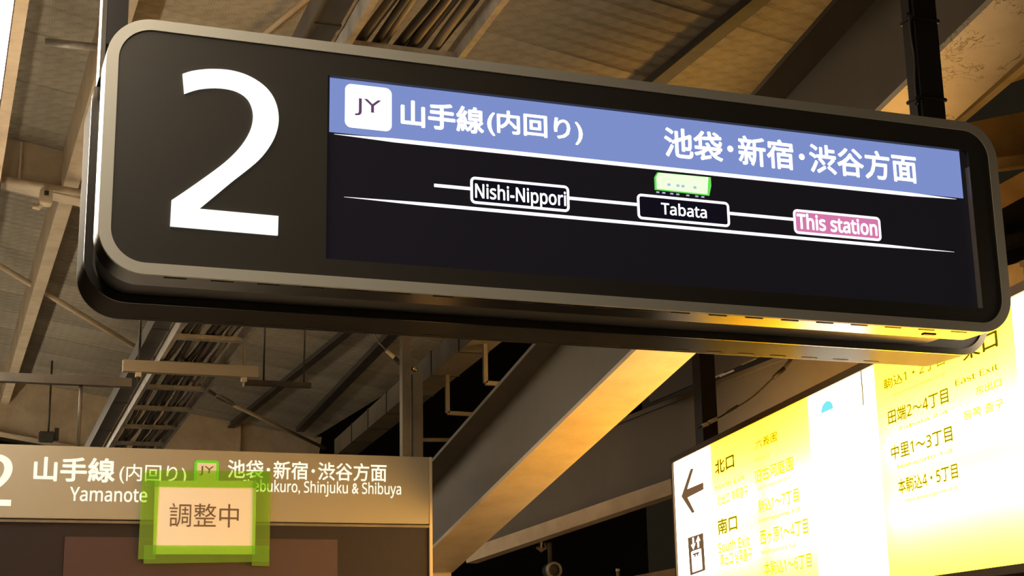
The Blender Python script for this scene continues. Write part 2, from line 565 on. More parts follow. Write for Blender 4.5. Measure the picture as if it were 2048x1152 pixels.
purlin('narrow dark purlin under the roof above the lit screen', 3.02, 3.095, 3.3, 20, 0.07, 'dark_steel')
purlin('slim roof purlin hidden between tray and big sign', 1.95, 2.03, -2, 4.2, 0.07, 'steel_olive')

def cross_girder(label, Y, X0, X1, h, w):
    e = empty('cross_girder', deck(X0, Y), label, 'girder')
    p, q = deck(X0, Y, h), deck(X1, Y, h)
    member('flange', p, q, rect_sec(w, 0.02), 'cream_steel', e)
    member('web', p, q, rect_sec(0.02, h, None, 0.02), 'beam_brown' if Y < 0 else 'cream_steel', e)
    n = int((X1 - X0) / 1.4)
    for k in range(n):
        x = X0 + 0.55 + k * 1.4
        box('stiffener', (x - 0.008, Y - w * 0.42, deck(x, Y, h).z + 0.02), (x + 0.008, Y + w * 0.42, deck(x, Y).z - 0.03), 'cream_steel', e)
    return e
cross_girder('tan roof girder crossing behind the left end of the big sign', 9.25, -3.0, 3.6, 0.30, 0.16)
cross_girder('far tan roof girder seen above the taped sign', 17.0, -3.0, 4.0, 0.62, 0.22)

# the long sloping I-beam that runs over the exit sign
bb = empty('sloping_beam', (3.128, 9.8, 2.28), 'long sloping cream beam whose underside glows yellow above the exit sign', 'beam')
BP, BQ = Vector((3.128, 3.33, 3.681)), Vector((3.128, 9.855, 2.266))
bw, bh = 0.306, 0.558
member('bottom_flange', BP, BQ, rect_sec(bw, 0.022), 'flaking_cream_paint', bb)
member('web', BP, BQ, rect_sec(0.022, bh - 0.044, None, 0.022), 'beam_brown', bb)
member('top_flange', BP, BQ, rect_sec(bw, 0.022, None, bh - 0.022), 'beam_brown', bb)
# column and the second girder that meets it
col = empty('steel_column', (3.15, 9.88, 0), 'tan steel column below the low end of the sloping beam', 'column')
member('shaft', (3.15, 9.88, 0.012), (3.15, 9.88, 2.35), i_sec(0.26, 0.24, 0.02, 0.02), 'cream_steel', col, (0, 1, 0))
box('base_plate', (2.95, 9.68, 0.0), (3.35, 10.08, 0.012), 'steel_olive', col)
g2 = empty('stair_girder', (3.72, 11.0, 2.44), 'dark brown plate girder with pale lower rail behind the exit sign', 'girder')
GD = Vector((-0.363, 0.919, -0.152)).normalized()
GP = Vector((4.517, 9.0, 2.72))
g_near, g_far = GP - GD * 3.3, GP + GD * 2.05
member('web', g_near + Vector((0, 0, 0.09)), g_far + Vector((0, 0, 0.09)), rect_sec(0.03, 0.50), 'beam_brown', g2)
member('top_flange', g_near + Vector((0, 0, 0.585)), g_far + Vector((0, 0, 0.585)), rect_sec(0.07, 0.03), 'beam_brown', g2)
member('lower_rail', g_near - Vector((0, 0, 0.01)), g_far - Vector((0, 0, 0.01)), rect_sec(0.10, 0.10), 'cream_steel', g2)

# diagonal tie rod with its turnbuckle
p, q = roof(25, 545, 0.16), roof(620, 880, 0.16)
tie = empty('tie_rod', p, 'slim tan diagonal tie rod under the roof at lower left', 'rod')
d = (q - p).normalized()
m0 = roof(440, 795, 0.16)
tube('rod', [p - d * 0.3, m0 - d * 0.12], 0.022, 'cream_steel', tie)
tube('rod', [m0 + d * 0.30, q + d * 0.4], 0.020, 'cream_steel', tie)
s_, t_ = axes(d)
bm = bmesh.new()
for sgn in (-1, 1):
    add_tube(bm, [m0 - d * 0.12, m0 - d * 0.02 + s_ * 0.035 * sgn, m0 + d * 0.20 + s_ * 0.035 * sgn, m0 + d * 0.30], 0.014, 6)
link('turnbuckle', finish(bm, 'turnbuckle', True), 'galvanised', tie)
# dark oblique bar in the deck plane and thin conduit above the big sign
p, q = roof(600, 864, 0.06), roof(790, 668, 0.06)
tag(member('roof_brace', p, q, rect_sec(0.09, 0.05), 'dark_steel'), 'dark oblique roof brace between tie rod and square duct', 'brace')
p, q = roof(500, 92, 0.03), roof(650, -33, 0.03)
tag(tube('roof_conduit', [p, (p + q) / 2, q], 0.014, 'cream_steel'), 'thin pale conduit clipped to the roof left of the cable tray', 'conduit')

# square duct running away to the left, with its clips
dn0, dn1 = Vector((3.29, 9.13, 3.70)), Vector((3.70, 13.75, 3.70))
dd = (dn1 - dn0).normalized()
duct = empty('square_duct', dn0, 'olive square duct with clip bands above the dark stair opening', 'duct')
member('casing', dn0 - dd * 1.2, dn1 + dd * 1.0, rect_sec(0.20, 0.17), 'steel_olive', duct)
for k in range(6):
    c = dn0 + dd * (0.35 + 0.85 * k)
    member('clip_band', c, c + dd * 0.03, rect_sec(0.212, 0.182, None, -0.006), 'dark_steel', duct)
# angular conduits in the dark opening
def px_path(pts, Y):
    return [on_y(x, y, Y) for x, y in pts]
def under_duct(x):           # point on the duct's belly seen at column x
    t = 0.0
    for k in range(60):
        pnt = dn0 + dd * (k * 0.1 - 0.9)
        v = pnt - CAM
        if 1024 + F_PX * v.dot(RGT) / v.dot(FWD) <= x:
            return pnt
    return pnt
for lab, pts in (('upper L-shaped pale conduit in the dark opening beside the sloping beam', [(967, 640), (971, 766), (1060, 772)]),
                 ('middle L-shaped pale conduit in the dark opening beside the sloping beam', [(891, 735), (895, 826), (1000, 832)]),
                 ('lowest straight pale conduit in the dark opening near the far sign post', [(838, 735), (842, 880), (950, 880)])):
    top = under_duct(pts[0][0])
    Y = top.y
    bm = bmesh.new()
    pp = px_path(pts, Y)
    pp[0] = Vector((pp[1].x, Y, top.z + 0.002))
    for a, b in zip(pp, pp[1:]):
        add_member(bm, a, b, rect_sec(0.027, 0.027, None, -0.0135), (0, 1, 0) if abs((b - a).normalized().z) > 0.9 else (0, 0, 1))
    tag(link('angle_conduit', finish(bm, 'conduit'), 'steel_olive'), lab, 'conduit')

# ------------------------------------------------------------------ main departure sign
SX0, SX1, SZ0, SZ1, SY = 0.3072, 2.8186, 2.5317, 3.1544, 3.44
sign = empty('departure_sign', ((SX0 + SX1) / 2, SY + 0.24, SZ0), 'large hanging platform sign with white numeral 2 and lit blue line display', 'sign')
FP = Plane((0, SY, 0), (1, 0, 0))                # front face of the frame, u = X, v = Z
R0 = 0.108
fw_ = 0.028
outer = rrect(SX0, SX1, SZ0, SZ1, R0, 14)
inner = rrect(SX0 + fw_, SX1 - fw_, SZ0 + fw_ * 0.95, SZ1 - fw_ * 0.95, R0 - fw_, 14)
fr = plate('front_frame', FP, outer, [inner], -0.012, 0.0, 'frame_grey', sign)
SCR = (0.836, 2.722, 2.601, 3.068)
hole = [(SCR[0], SCR[2]), (SCR[1], SCR[2]), (SCR[1], SCR[3]), (SCR[0], SCR[3])]
plate('face_panel', FP, inner, [hole], -0.022, -0.004, 'face_black', sign)['label'] = 'matt black face panel'
shell('front_rim', FP, outer, -0.108, -0.011, 'steel_rim', sign)['label'] = 'polished steel side of the front case'
plate('back_of_front_case', FP, outer, [], -0.110, -0.108, 'recess_black', sign)
core = rrect(SX0 + 0.022, SX1 - 0.03, SZ0 + 0.022, SZ1 - 0.022, R0 - 0.02, 12)
shell('core', FP, core, -0.297, -0.109, 'recess_black', sign)['label'] = 'dark recessed band between the two cases'
rear = rrect(0.303, 2.965, SZ0, SZ1, R0, 14)
rear_in = rrect(0.303 + 0.02, 2.965 - 0.02, SZ0 + 0.02, SZ1 - 0.02, R0 - 0.02, 14)
plate('rear_lip', FP, rear, [rear_in], -0.302, -0.295, 'steel_rim', sign)
shell('rear_rim', FP, rear, -0.48, -0.300, 'rear_shell', sign)['label'] = 'metal side of the rear case'
plate('rear_face', FP, rear, [], -0.484, -0.478, 'face_black', sign)
plate('rear_plate', FP, rear_in, [], -0.304, -0.300, 'recess_black', sign)
slot = bmesh.new()
add_box(slot, (0, 0, -0.0012), (0.052, 0.005, 0.0006))
slot_me = finish(slot, 'vent_slot')
slot_me.materials.append(MATS['recess_black'])
for k in range(21):
    for yy in (0.018, 0.452):
        o = link('vent_slot', slot_me, None, sign)
        o.location = (0.46 + 0.108 * k - sign.location.x + sign.location.x, SY + yy, SZ0)
        o.matrix_parent_inverse = sign.matrix_basis.inverted()
box('latch', (2.56, SY + 0.060, SZ0 - 0.003), (2.60, SY + 0.075, SZ0 + 0.001), 'recess_black', sign)
# glass edge down the right of the screen
box('screen_bezel', (SCR[1] - 0.0035, SY + 0.001, SCR[2]), (SCR[1] - 0.001, SY + 0.021, SCR[3] - 0.05), 'glass_edge', sign)
# numeral
two_uv = [FP.uv(x, y) for x, y in TWO_PX]
plate('numeral', FP, two_uv, [], -0.006, 0.0015, 'numeral_white', sign)['label'] = 'glowing white numeral 2'
# screen
SP = Plane((0, SY + 0.020, 0), (1, 0, 0))
scr = plate('screen', SP, [(SCR[0] - 0.003, SCR[2] - 0.003), (SCR[1] + 0.003, SCR[2] - 0.003), (SCR[1] + 0.003, SCR[3] + 0.003), (SCR[0] - 0.003, SCR[3] + 0.003)], [], -0.02, 0.0, 'screen_black', sign)
scr['label'] = 'black display screen showing line and stations'
BAR0, BAR1 = SP.uv(659, 264)[1], SP.uv(659, 152)[1]
bl, br = SP.uv(659, 200)[0], SP.uv(1922, 350)[0]
plate('header_band', SP, [(bl, BAR0), (br, BAR0), (br, BAR1), (bl, BAR1)], [], 0.0004, 0.001, 'lcd_blue', scr)
def taper(name, px0, px1, t, f0, f1, material):
    (u0, v0), (u1, v1) = SP.uv(*px0), SP.uv(*px1)
    L = u1 - u0
    v = (v0 + v1) / 2
    top, bot = [], []
    for k in range(25):
        s = k / 24
        w = t * min(1, max(0.04, s * L / f0 if f0 else 1), max(0.04, (1 - s) * L / f1 if f1 else 1))
        top.append((u0 + s * L, v + w / 2)); bot.append((u0 + s * L, v - w / 2))
    return plate(name, SP, top + bot[::-1], [], 0.0008, 0.0014, material, scr)
taper('header_line', (668, 269), (1912, 398), 0.0105, 0.16, 0.16, 'lcd_white')
taper('lower_line', (688, 392), (1908, 506), 0.0085, 0.20, 0.24, 'lcd_white')
def ring_box(px0, px1, t, r, rim, fill):
    (u0, v1), (u1, v0) = SP.uv(*px0), SP.uv(*px1)
    o = rrect(u0, u1, v0, v1, r, 6)
    i = rrect(u0 + t, u1 - t, v0 + t, v1 - t, max(r - t, 0.001), 6)
    e = plate('station_box', SP, o, [i], 0.0012, 0.0018, rim, scr)
    if fill:
        plate('station_fill', SP, i, [], 0.0006, 0.0010, fill, scr)
    return (u0, u1, v0, v1)
b1 = ring_box((940, 353), (1139, 425), 0.0068, 0.013, 'lcd_white', 'lcd_black')
b2 = ring_box((1273, 387), (1460, 455), 0.0068, 0.013, 'lcd_white', 'lcd_black')
b3 = ring_box((1585, 418), (1763, 483), 0.0068, 0.013, 'lcd_white', 'lcd_pink')
v_line = SP.uv(905, 376)[1]
for u0, u1 in ((SP.uv(868, 373)[0], b1[0] + 0.002), (b1[1] - 0.002, b2[0] + 0.002), (b2[1] - 0.002, b3[0] + 0.002)):
    vv = (b1[2] + b1[3]) / 2 + 0.003
    plate('route_line', SP, [(u0, vv - 0.0042), (u1, vv - 0.0042), (u1, vv + 0.0042), (u0, vv + 0.0042)], [], 0.0008, 0.0012, 'lcd_white', scr)
(u0, v1), (u1, v0) = SP.uv(690, 167), SP.uv(783, 264)
plate('line_badge', SP, rrect(u0, u1, v0, v1, 0.016, 8), [], 0.0012, 0.0018, 'lcd_text_white', scr)
text('badge_letters', SP, 'JY', span(SP, (709, 231), (762, 202)), 'lcd_purple', scr, 0.0026, 0.004)
text('header_lettering', SP, '山手線', span(SP, (801, 252), (967, 217)), 'lcd_text_white', scr, 0.0022, 0.028)
text('header_lettering', SP, '(内回り)', span(SP, (974, 271), (1164, 239)), 'lcd_text_white', scr, 0.0022, 0.024)
text('header_lettering', SP, '池袋･新宿･渋谷方面', span(SP, (1329, 314), (1830, 311)), 'lcd_text_white', scr, 0.0022, 0.022)
text('station_lettering', SP, 'Nishi-Nippori', span(SP, (950, 405), (1131, 383)), 'lcd_text_white', scr, 0.0022, 0.020)
text('station_lettering', SP, 'Tabata', span(SP, (1322, 429), (1412, 413)), 'lcd_text_white', scr, 0.0022, 0.018)
text('station_lettering', SP, 'This station', span(SP, (1594, 458), (1752, 441)), 'lcd_text_white', scr, 0.0022, 0.03)
def scr_poly(name, pts, o0, o1, material):
    return plate(name, SP, [SP.uv(*p) for p in pts], [], o0, o1, material, scr)
scr_poly('train_body', [(1309, 380), (1308, 355), (1314, 345), (1421, 355), (1422, 372), (1418, 392)], 0.0014, 0.0018, 'lcd_green')
scr_poly('train_side', [(1313, 378), (1312, 354), (1317, 346), (1416, 355), (1414, 389)], 0.0019, 0.0023, 'lcd_pale_green')
for x in (1334, 1352, 1362, 1386):
    y = 368 + (x - 1334) * 0.11
    scr_poly('train_window', [(x, y + 4), (x, y - 1), (x + 6, y - 0.4), (x + 6, y + 4.6)], 0.0024, 0.0027, 'lcd_grey')
for x in (1312, 1324, 1340, 1352, 1372, 1390, 1402):
    y = 383 + (x - 1312) * 0.105
    scr_poly('train_wheel', [(x, y + 3), (x, y), (x + 6, y + 0.6), (x + 6, y + 3.6)], 0.0016, 0.0020, 'lcd_grey')
# hangers
lp = empty('sign_post', (0.345, 3.66, SZ1), 'slim post with bright chrome corner at left end of the big sign', 'post')
box('tube_section', (0.322, 3.63, SZ1 + 0.004), (0.372, 3.70, 4.77), 'post_black', lp)
box('chrome_corner', (0.309, 3.63, SZ1 - 0.085), (0.321, 3.70, 4.77), 'post_chrome', lp)
rp = empty('sign_post', (2.74, 3.66, SZ1), 'thick black post with cable ties holding right end of the big sign', 'post')
box('tube_section', (2.700, 3.62, SZ1 + 0.004), (2.800, 3.68, 4.40), 'post_black', rp, 0.01)
for z, h in ((3.29, 0.012), (3.548, 0.012)):
    box('cable_tie', (2.697, 3.617, z), (2.803, 3.683, z + h), 'post_black', rp, 0.003)
tube('tie_tail', [(2.70, 3.62, 3.298), (2.685, 3.61, 3.285), (2.675, 3.60, 3.262)], 0.006, 'post_black', rp, 6)
tube('tie_tail', [(2.70, 3.62, 3.555), (2.678, 3.605, 3.555), (2.668, 3.60, 3.548)], 0.006, 'post_black', rp, 6)
bm = bmesh.new()
pts = [(2.690 - 0.003 * math.sin(k * 0.2), 3.615, 3.27 + 0.006 * k) for k in range(50)]
add_tube(bm, pts, [0.0045 if k % 2 else 0.0025 for k in range(50)], 6)
tag(link('beaded_cord', finish(bm, 'cord', True), 'cable_black'), 'thin beaded black cord hanging down the right sign post', 'cord')

# ------------------------------------------------------------------ exit guide lightbox
EA = 0.19212
ED = Vector((math.sin(EA), math.cos(EA), 0))        # away from the camera
E0 = Vector((4.280, 8.5, 0))
EP = Plane(E0, -ED)                                  # read from far end to near end
EZ0, EZ1 = 1.955, 2.866
EL = 5.3
ex = empty('exit_sign', E0 - ED * EL / 2 + Vector((0, 0, EZ0)), 'long yellow and white backlit exit guide sign with arrow at its far end', 'sign')
DEP = 0.20
# case: back, top, bottom, ends
def ex_box(name, u0, u1, v0, v1, o0, o1, material, parent=ex):
    bm = bmesh.new()
    add_box(bm, (u0, v0, o0), (u1, v1, o1))
    for v in bm.verts:
        v.co = EP.at(v.co.x, v.co.y, v.co.z)
    return link(name, finish(bm, name), material, parent)
ex_box('top_rail', -0.03, EL + 0.03, EZ1 - 0.012, EZ1 + 0.022, -DEP, 0.012, 'exit_frame')
ex_box('bottom_rail', -0.03, EL + 0.03, EZ0 - 0.03, EZ0, -DEP, 0.012, 'exit_frame')
ex_box('end_cap', -0.03, -0.002, EZ0, EZ1 - 0.012, -DEP, 0.012, 'exit_frame')
ex_box('end_cap', EL + 0.002, EL + 0.03, EZ0, EZ1 - 0.012, -DEP, 0.012, 'exit_frame')
U = [0.0, 0.782, 2.367, 3.151, 4.372, EL]
U[1] = EP.uv(1420, 885)[0]; U[2] = EP.uv(1615, 797)[0]; U[3] = EP.uv(1747, 735)[0]; U[4] = EP.uv(2020, 592)[0]
for k in range(5):
    for o0, o1 in ((0.0, 0.0), (-DEP, -DEP)):
        me = bpy.data.meshes.new('light_panel')
        me.from_pydata([EP.at(u, v, o1) for u, v in ((U[k], EZ0), (U[k + 1], EZ0), (U[k + 1], EZ1 - 0.012), (U[k], EZ1 - 0.012))], [], [(0, 1, 2, 3)])
        link('light_panel', me, 'film_white' if k % 2 == 0 else 'film_yellow', ex)
for z in (2.22, 2.48):
    for u0, u1 in ((0.25, 1.6), (1.7, 3.1), (3.2, EL - 0.2)):
        tube('inner_tube', [EP.at(u0, z, -0.10), EP.at(u1, z, -0.10)], 0.016, 'box_tube', ex, 8)
for x, y in ((1724, 765),):
    u = EP.uv(x, y)[0]
    ex_box('panel_joint', u - 0.004, u + 0.004, EZ1 - 0.16, EZ1 - 0.012, 0.0, 0.002, 'print_glare_olive')
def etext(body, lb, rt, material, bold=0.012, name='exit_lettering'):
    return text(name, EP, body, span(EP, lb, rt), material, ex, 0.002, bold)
etext('北口', (1431, 951), (1468, 905), 'print_glare_olive', 0.03)
etext('North Exit', (1431, 981), (1489, 949), 'print_glare_pale')
etext('北出口 북쪽출구', (1436, 1013), (1496, 969), 'print_glare_pale')
etext('南口', (1437, 1071), (1474, 1027), 'print_glare_mustard', 0.028)
etext('South Exit', (1438, 1107), (1499, 1069), 'print_glare_pale')
etext('南出口 남쪽출구', (1442, 1133), (1504, 1093), 'print_glare_pale')
etext('六義園', (1512, 900), (1554, 861), 'print_glare_mustard', 0.022)
etext('Rikugien', (1512, 924), (1540, 907), 'print_glare_pale')
etext('旧古河庭園', (1512, 967), (1586, 911), 'print_glare_pale')
etext('Kyu-Furukawa Gardens', (1516, 983), (1581, 950), 'print_glare_pale')
etext('駒込1〜7丁目', (1518, 1027), (1597, 974), 'print_glare_pale')
etext('Komagome 1-7', (1519, 1048), (1600, 1014), 'print_glare_pale')
etext('西ヶ原1〜4丁目', (1522, 1091), (1616, 1036), 'print_glare_pale')
etext('Nishigahara 1-4', (1524, 1112), (1592, 1084), 'print_glare_pale')
etext('本駒込1〜6丁目', (1530, 1152), (1623, 1104), 'print_glare_pale')
etext('駒込1・2丁目', (1769, 782), (1889, 704), 'print_glare_mustard', 0.022)
etext('Komagome 1-2', (1789, 793), (1891, 744), 'print_glare_pale')
etext('田端2〜4丁目', (1778, 851), (1896, 773), 'print_glare_mustard', 0.022)
etext('Tabata 2-4', (1798, 862), (1896, 818), 'print_glare_pale')
etext('中里1〜3丁目', (1784, 922), (1904, 849), 'print_glare_mustard', 0.022)
etext('Nakazato 1-3', (1796, 938), (1905, 896), 'print_glare_pale')
etext('本駒込4・5丁目', (1798, 989), (1915, 924), 'print_glare_mustard', 0.022)
etext('Hon-komagome 4-5', (1813, 1007), (1915, 971), 'print_glare_pale')
etext('東口', (1927, 724), (1994, 655), 'print_glare_olive', 0.026)
etext('East Exit', (1912, 773), (1997, 724), 'print_glare_mustard')
etext('东出口', (1953, 791), (2003, 755), 'print_glare_pale')
etext('동쪽 출구', (1929, 842), (2007, 795), 'print_glare_pale')
def epoly(name, pts, o, material):
    return plate(name, EP, [EP.uv(1340 + x / 4.575, 900 + y / 4.575) for x, y in pts], [], o, o + 0.001, material, ex)
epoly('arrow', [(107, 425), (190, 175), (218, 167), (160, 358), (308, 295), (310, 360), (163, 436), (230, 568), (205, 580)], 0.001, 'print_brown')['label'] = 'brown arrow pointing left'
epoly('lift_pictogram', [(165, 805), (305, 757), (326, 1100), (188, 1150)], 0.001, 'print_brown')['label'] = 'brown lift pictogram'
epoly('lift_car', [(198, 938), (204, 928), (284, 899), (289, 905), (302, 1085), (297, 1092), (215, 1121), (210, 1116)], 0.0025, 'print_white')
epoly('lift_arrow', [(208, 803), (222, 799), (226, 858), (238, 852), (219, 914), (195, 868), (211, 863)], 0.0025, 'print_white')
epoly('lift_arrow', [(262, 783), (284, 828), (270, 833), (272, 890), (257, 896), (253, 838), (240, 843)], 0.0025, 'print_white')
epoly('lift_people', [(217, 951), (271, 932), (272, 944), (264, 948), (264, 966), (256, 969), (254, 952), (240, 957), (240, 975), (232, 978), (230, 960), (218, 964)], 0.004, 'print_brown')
cu, cv = EP.uv(1655, 822)
plate('blue_mark', EP, [(cu + 0.075 * math.cos(math.radians(a)), cv + 0.045 * math.sin(math.radians(a))) for a in range(0, 181, 12)], [], 0.001, 0.002, 'print_cyan', ex)
p0 = EP.at(EP.uv(1383, 905)[0], EZ1 + 0.02, -0.10)
ep = empty('exit_sign_post', p0, 'dark square post rising from the far end of the exit sign', 'post')
member('shaft', p0 + Vector((0, 0, 0.004)), (p0.x, p0.y, 4.15), rect_sec(0.10, 0.10, None, -0.05), 'post_black', ep, (0, 1, 0))
box('foot_flange', (p0.x - 0.08, p0.y - 0.08, p0.z), (p0.x + 0.08, p0.y + 0.08, p0.z + 0.012), 'post_black', ep)
# cable with connectors that drops past the post
cpx = [(1395, 857), (1415, 847), (1440, 834), (1463, 820), (1485, 808), (1510, 790), (1535, 767), (1555, 748), (1570, 735), (1585, 715), (1600, 690)]
cp = [on_y(x, y, 8.0) for x, y in cpx]
cab = empty('signal_cable', cp[0], 'thin dark cable with pale and dark connectors sagging above the exit sign', 'cable')
tube('cable', smooth_run([tuple(v) for v in cp], 3), 0.0055, 'dark_steel', cab, 6)
for a, b, r_, mt in (((1405, 852), (1416, 847), 0.012, 'connector_pale'), ((1418, 845), (1434, 837), 0.012, 'connector_pale'), ((1455, 825), (1476, 812), 0.010, 'cable_black'), ((1548, 755), (1568, 737), 0.014, 'cable_black'), ((1568, 737), (1590, 708), 0.011, 'cable_black')):
    tube('connector', [on_y(*a, 8.0), on_y(*b, 8.0)], r_, mt, cab, 8)

# ------------------------------------------------------------------ far sign with the taped notice
FY = 8.8
FX0, FX1 = 0.02, 2.805
F2 = Plane((0, FY, 0), (1, 0, 0))
fz_t, fz_m, fz_b = 2.887, 2.485, 2.02
fs = empty('hanging_sign', ((FX0 + FX1) / 2, FY + 0.1, fz_b), 'smaller beige line sign at lower left with dark unlit display below', 'sign')
box('header_strip', (FX0, FY, fz_m), (FX1 - 0.018, FY + 0.20, fz_t), 'strip_beige', fs, 0.003)
box('display_panel', (FX0, FY + 0.014, fz_b), (FX1 - 0.018, FY + 0.20, fz_m - 0.002), 'display_purple', fs)
a, b = F2.uv(130, 1076), F2.uv(676, 1076)
box('display_screen', (a[0], FY + 0.008, fz_b + 0.06), (b[0], FY + 0.015, (a[1] + b[1]) / 2), 'display_screen', fs)
box('end_trim', (FX1 - 0.018, FY - 0.004, fz_b), (FX1, FY + 0.20, fz_t), 'sign_edge', fs)
box('ledge', (FX0, FY - 0.004, fz_m - 0.022), (FX1 - 0.018, FY + 0.016, fz_m - 0.008), 'duct_grey', fs)
h2 = F2.uv(24, 909)[1] - F2.uv(24, 1012)[1]
us = [p[0] for p in two_uv]; vs = [p[1] for p in two_uv]
k2 = h2 / (max(vs) - min(vs))
ur, vb = F2.uv(24.7, 960)[0], F2.uv(20, 1012)[1]
plate('numeral', F2, [(ur + (u - max(us)) * k2, vb + (v - min(vs)) * k2) for u, v in two_uv], [], 0.0, 0.003, 'far_white', fs)
def ftext(body, lb, rt, material='far_white', bold=0.0, name='sign_lettering', out=0.002, parent=fs):
    return text(name, F2, body, span(F2, lb, rt), material, parent, out, bold)
ftext('山手線', (66, 962), (231, 917), bold=0.026)
ftext('(内回り)', (238, 967), (373, 931), bold=0.004)
ftext('Yamanote', (139, 1002), (295, 977), bold=0.012)
ftext('池袋･新宿･渋谷方面', (455, 956), (773, 928), bold=0.012)
ftext('Ikebukuro, Shinjuku & Shibuya', (486, 990), (802, 966), bold=0.008)
(u0, v1), (u1, v0) = F2.uv(389, 920), F2.uv(437, 972)
plate('badge_border', F2, rrect(u0, u1, v0, v1, 0.018, 5), [], 0.001, 0.003, 'jy_green', fs)
plate('badge_field', F2, [(u0 + 0.016, v0 + 0.016), (u1 - 0.016, v0 + 0.016), (u1 - 0.016, v1 - 0.016), (u0 + 0.016, v1 - 0.016)], [], 0.003, 0.004, 'notice_paper', fs)
ftext('JY', (398, 951), (428, 933), 'notice_ink', 0.0, 'badge_letters', 0.005)
box('hanger_tube', (2.635, FY + 0.05, fz_t), (2.688, FY + 0.11, 4.42), 'steel_olive', fs)
box('hanger_channel', (2.703, FY + 0.05, fz_t), (2.765, FY + 0.12, on_y(838, 745, FY).z), 'steel_olive', fs)
hk = on_y(836, 735, FY)
bm = bmesh.new(); bmesh.ops.create_uvsphere(bm, u_segments=10, v_segments=6, radius=0.02)
bmesh.ops.translate(bm, verts=bm.verts, vec=(hk.x, FY + 0.08, hk.z + 0.005))
link('hanger_bolt', finish(bm, 'bolt', True), 'brass', fs)
xr = on_y(160, 880, FY).x
tube('hanger_rod', [(xr, FY + 0.1, fz_t), (xr, FY + 0.1, on_y(165, 768, FY + 0.1).z)], 0.010, 'dark_steel', fs)
def hanger_bar(px0, px1, Y, h, d, rods, label):
    p, q = on_y(*px0, Y), on_y(*px1, Y)
    z = (p.z + q.z) / 2
    e = empty('hanger_bar', (p.x, Y, z), label, 'bar')
    member('channel', (p.x, Y, z), (q.x, Y, z), rect_sec(d, h), 'dark_steel', e)
    for f in rods:
        x = p.x + (q.x - p.x) * f
        tube('drop_rod', [(x, Y, z + h), (x, Y, deck(x, Y).z - 0.002)], 0.007, 'dark_steel', e, 6)
hanger_bar((-60, 764), (262, 772), FY + 0.1, 0.05, 0.06, (0.1,), 'dull grey channel bar left of the cable ladder at far left')
hanger_bar((486, 772), (621, 774), 10.35, 0.035, 0.05, (0.3, 0.9), 'short grey channel bar right of the cable ladder')
nt_ = empty('taped_notice', F2.at(*F2.uv(408, 1108), 0.01), 'white paper notice held by four strips of green tape on the beige sign', 'notice')
def fquad(name, pts, o, th, material, parent=nt_):
    return plate(name, F2, [F2.uv(*p) for p in pts], [], o, o + th, material, parent)
fquad('paper', [(305, 1109), (509, 1109), (512, 962), (309, 962)], 0.012, 0.002, 'notice_paper')
ftext('調整中', (337, 1054), (477, 1009), 'notice_ink', 0.0, 'notice_lettering', 0.0155, nt_)
fquad('tape_strip', [(289, 974), (538, 977), (539, 943), (291, 941)], 0.0185, 0.0006, 'green_tape')
fquad('tape_strip', [(275, 1119), (310, 1119), (318, 950), (284, 945)], 0.020, 0.0006, 'green_tape')
fquad('tape_strip', [(502, 1132), (537, 1133), (540, 943), (505, 943)], 0.0215, 0.0006, 'green_tape')
fquad('tape_strip', [(286, 1128), (536, 1124), (537, 1092), (287, 1091)], 0.023, 0.0006, 'green_tape')

# ------------------------------------------------------------------ cable ladder, its cables, side duct and supports
TL0, TL1 = Vector((1.275, 5.0, 3.831)), Vector((1.333, 13.0, 3.484))
TD = (TL1 - TL0).normalized()
TWD = 0.45
TX = Vector((1, 0, 0))
lad = empty('cable_ladder', TL0, 'long galvanised cable ladder running over the big sign to the lower left', 'cable tray')
def tp(t, u, z=0.0):          # point on the ladder: metres along, metres across, height
    return TL0 + TD * t + TX * u + Vector((0, 0, z))
LEN = 9.0
member('side_rail', tp(-2.6, 0.012), tp(LEN, 0.012), rect_sec(0.024, 0.085), 'galvanised', lad)
member('side_rail', tp(-2.6, TWD - 0.012), tp(LEN, TWD - 0.012), rect_sec(0.024, 0.085), 'galvanised', lad)
for k in range(-3, 12):
    t = 0.035 + 0.715 * k
    member('rung', tp(t, 0.02), tp(t, TWD - 0.02), channel_sec(0.075, 0.025, 0.004), 'galvanised', lad)
def cable_run(u0, amp, ph, r_, material, label, lift=0.045):
    pts = []
    for k in range(60):
        t = -2.4 + (LEN + 2.3) * k / 59
        near = max(0.0, min(1.0, (0.35 - t) / 2.2))
        u = u0 + amp * math.sin(t * 1.35 + ph) + 0.14 * near ** 1.5 * math.sin(2.2 * near + ph * 0.3)
        u = min(max(u, 0.05), TWD - 0.05)
        sag = -0.016 * abs(math.sin((t - 0.035) / 0.715 * math.pi))
        pts.append(tp(t, u, lift + r_ + sag + 0.10 * near))
    tag(tube('power_cable', pts, r_, material, None, 7), label, 'cable', 'cables lying in the ladder')
rnd = random.Random(3)
looks = ['cable_black', 'cable_brown', 'cable_black', 'cable_grey', 'cable_black', 'cable_black', 'cable_brown', 'cable_black', 'cable_grey', 'cable_black']
names = {'cable_black': 'black cable, %s from the left rail of the galvanised cable ladder',
         'cable_brown': 'brown cable, %s from the left rail of the galvanised cable ladder',
         'cable_grey': 'pale grey cable, %s from the left rail of the galvanised cable ladder'}
for k, lk in enumerate(looks):
    order = ('first', 'second', 'third', 'fourth', 'fifth', 'sixth', 'seventh', 'eighth', 'ninth', 'last')[k]
    cable_run(0.065 + 0.035 * k, 0.012 + 0.012 * rnd.random(), rnd.random() * 6, 0.013 + 0.006 * rnd.random(), lk, names[lk] % order, 0.03 + 0.022 * (k % 2))
sd = empty('side_duct', tp(0, -0.11), 'dark enclosed duct along the left side of the cable ladder', 'duct')
member('casing', tp(-2.6, -0.065), tp(LEN, -0.065), rect_sec(0.095, 0.09, None, 0.075), 'duct_dark', sd)
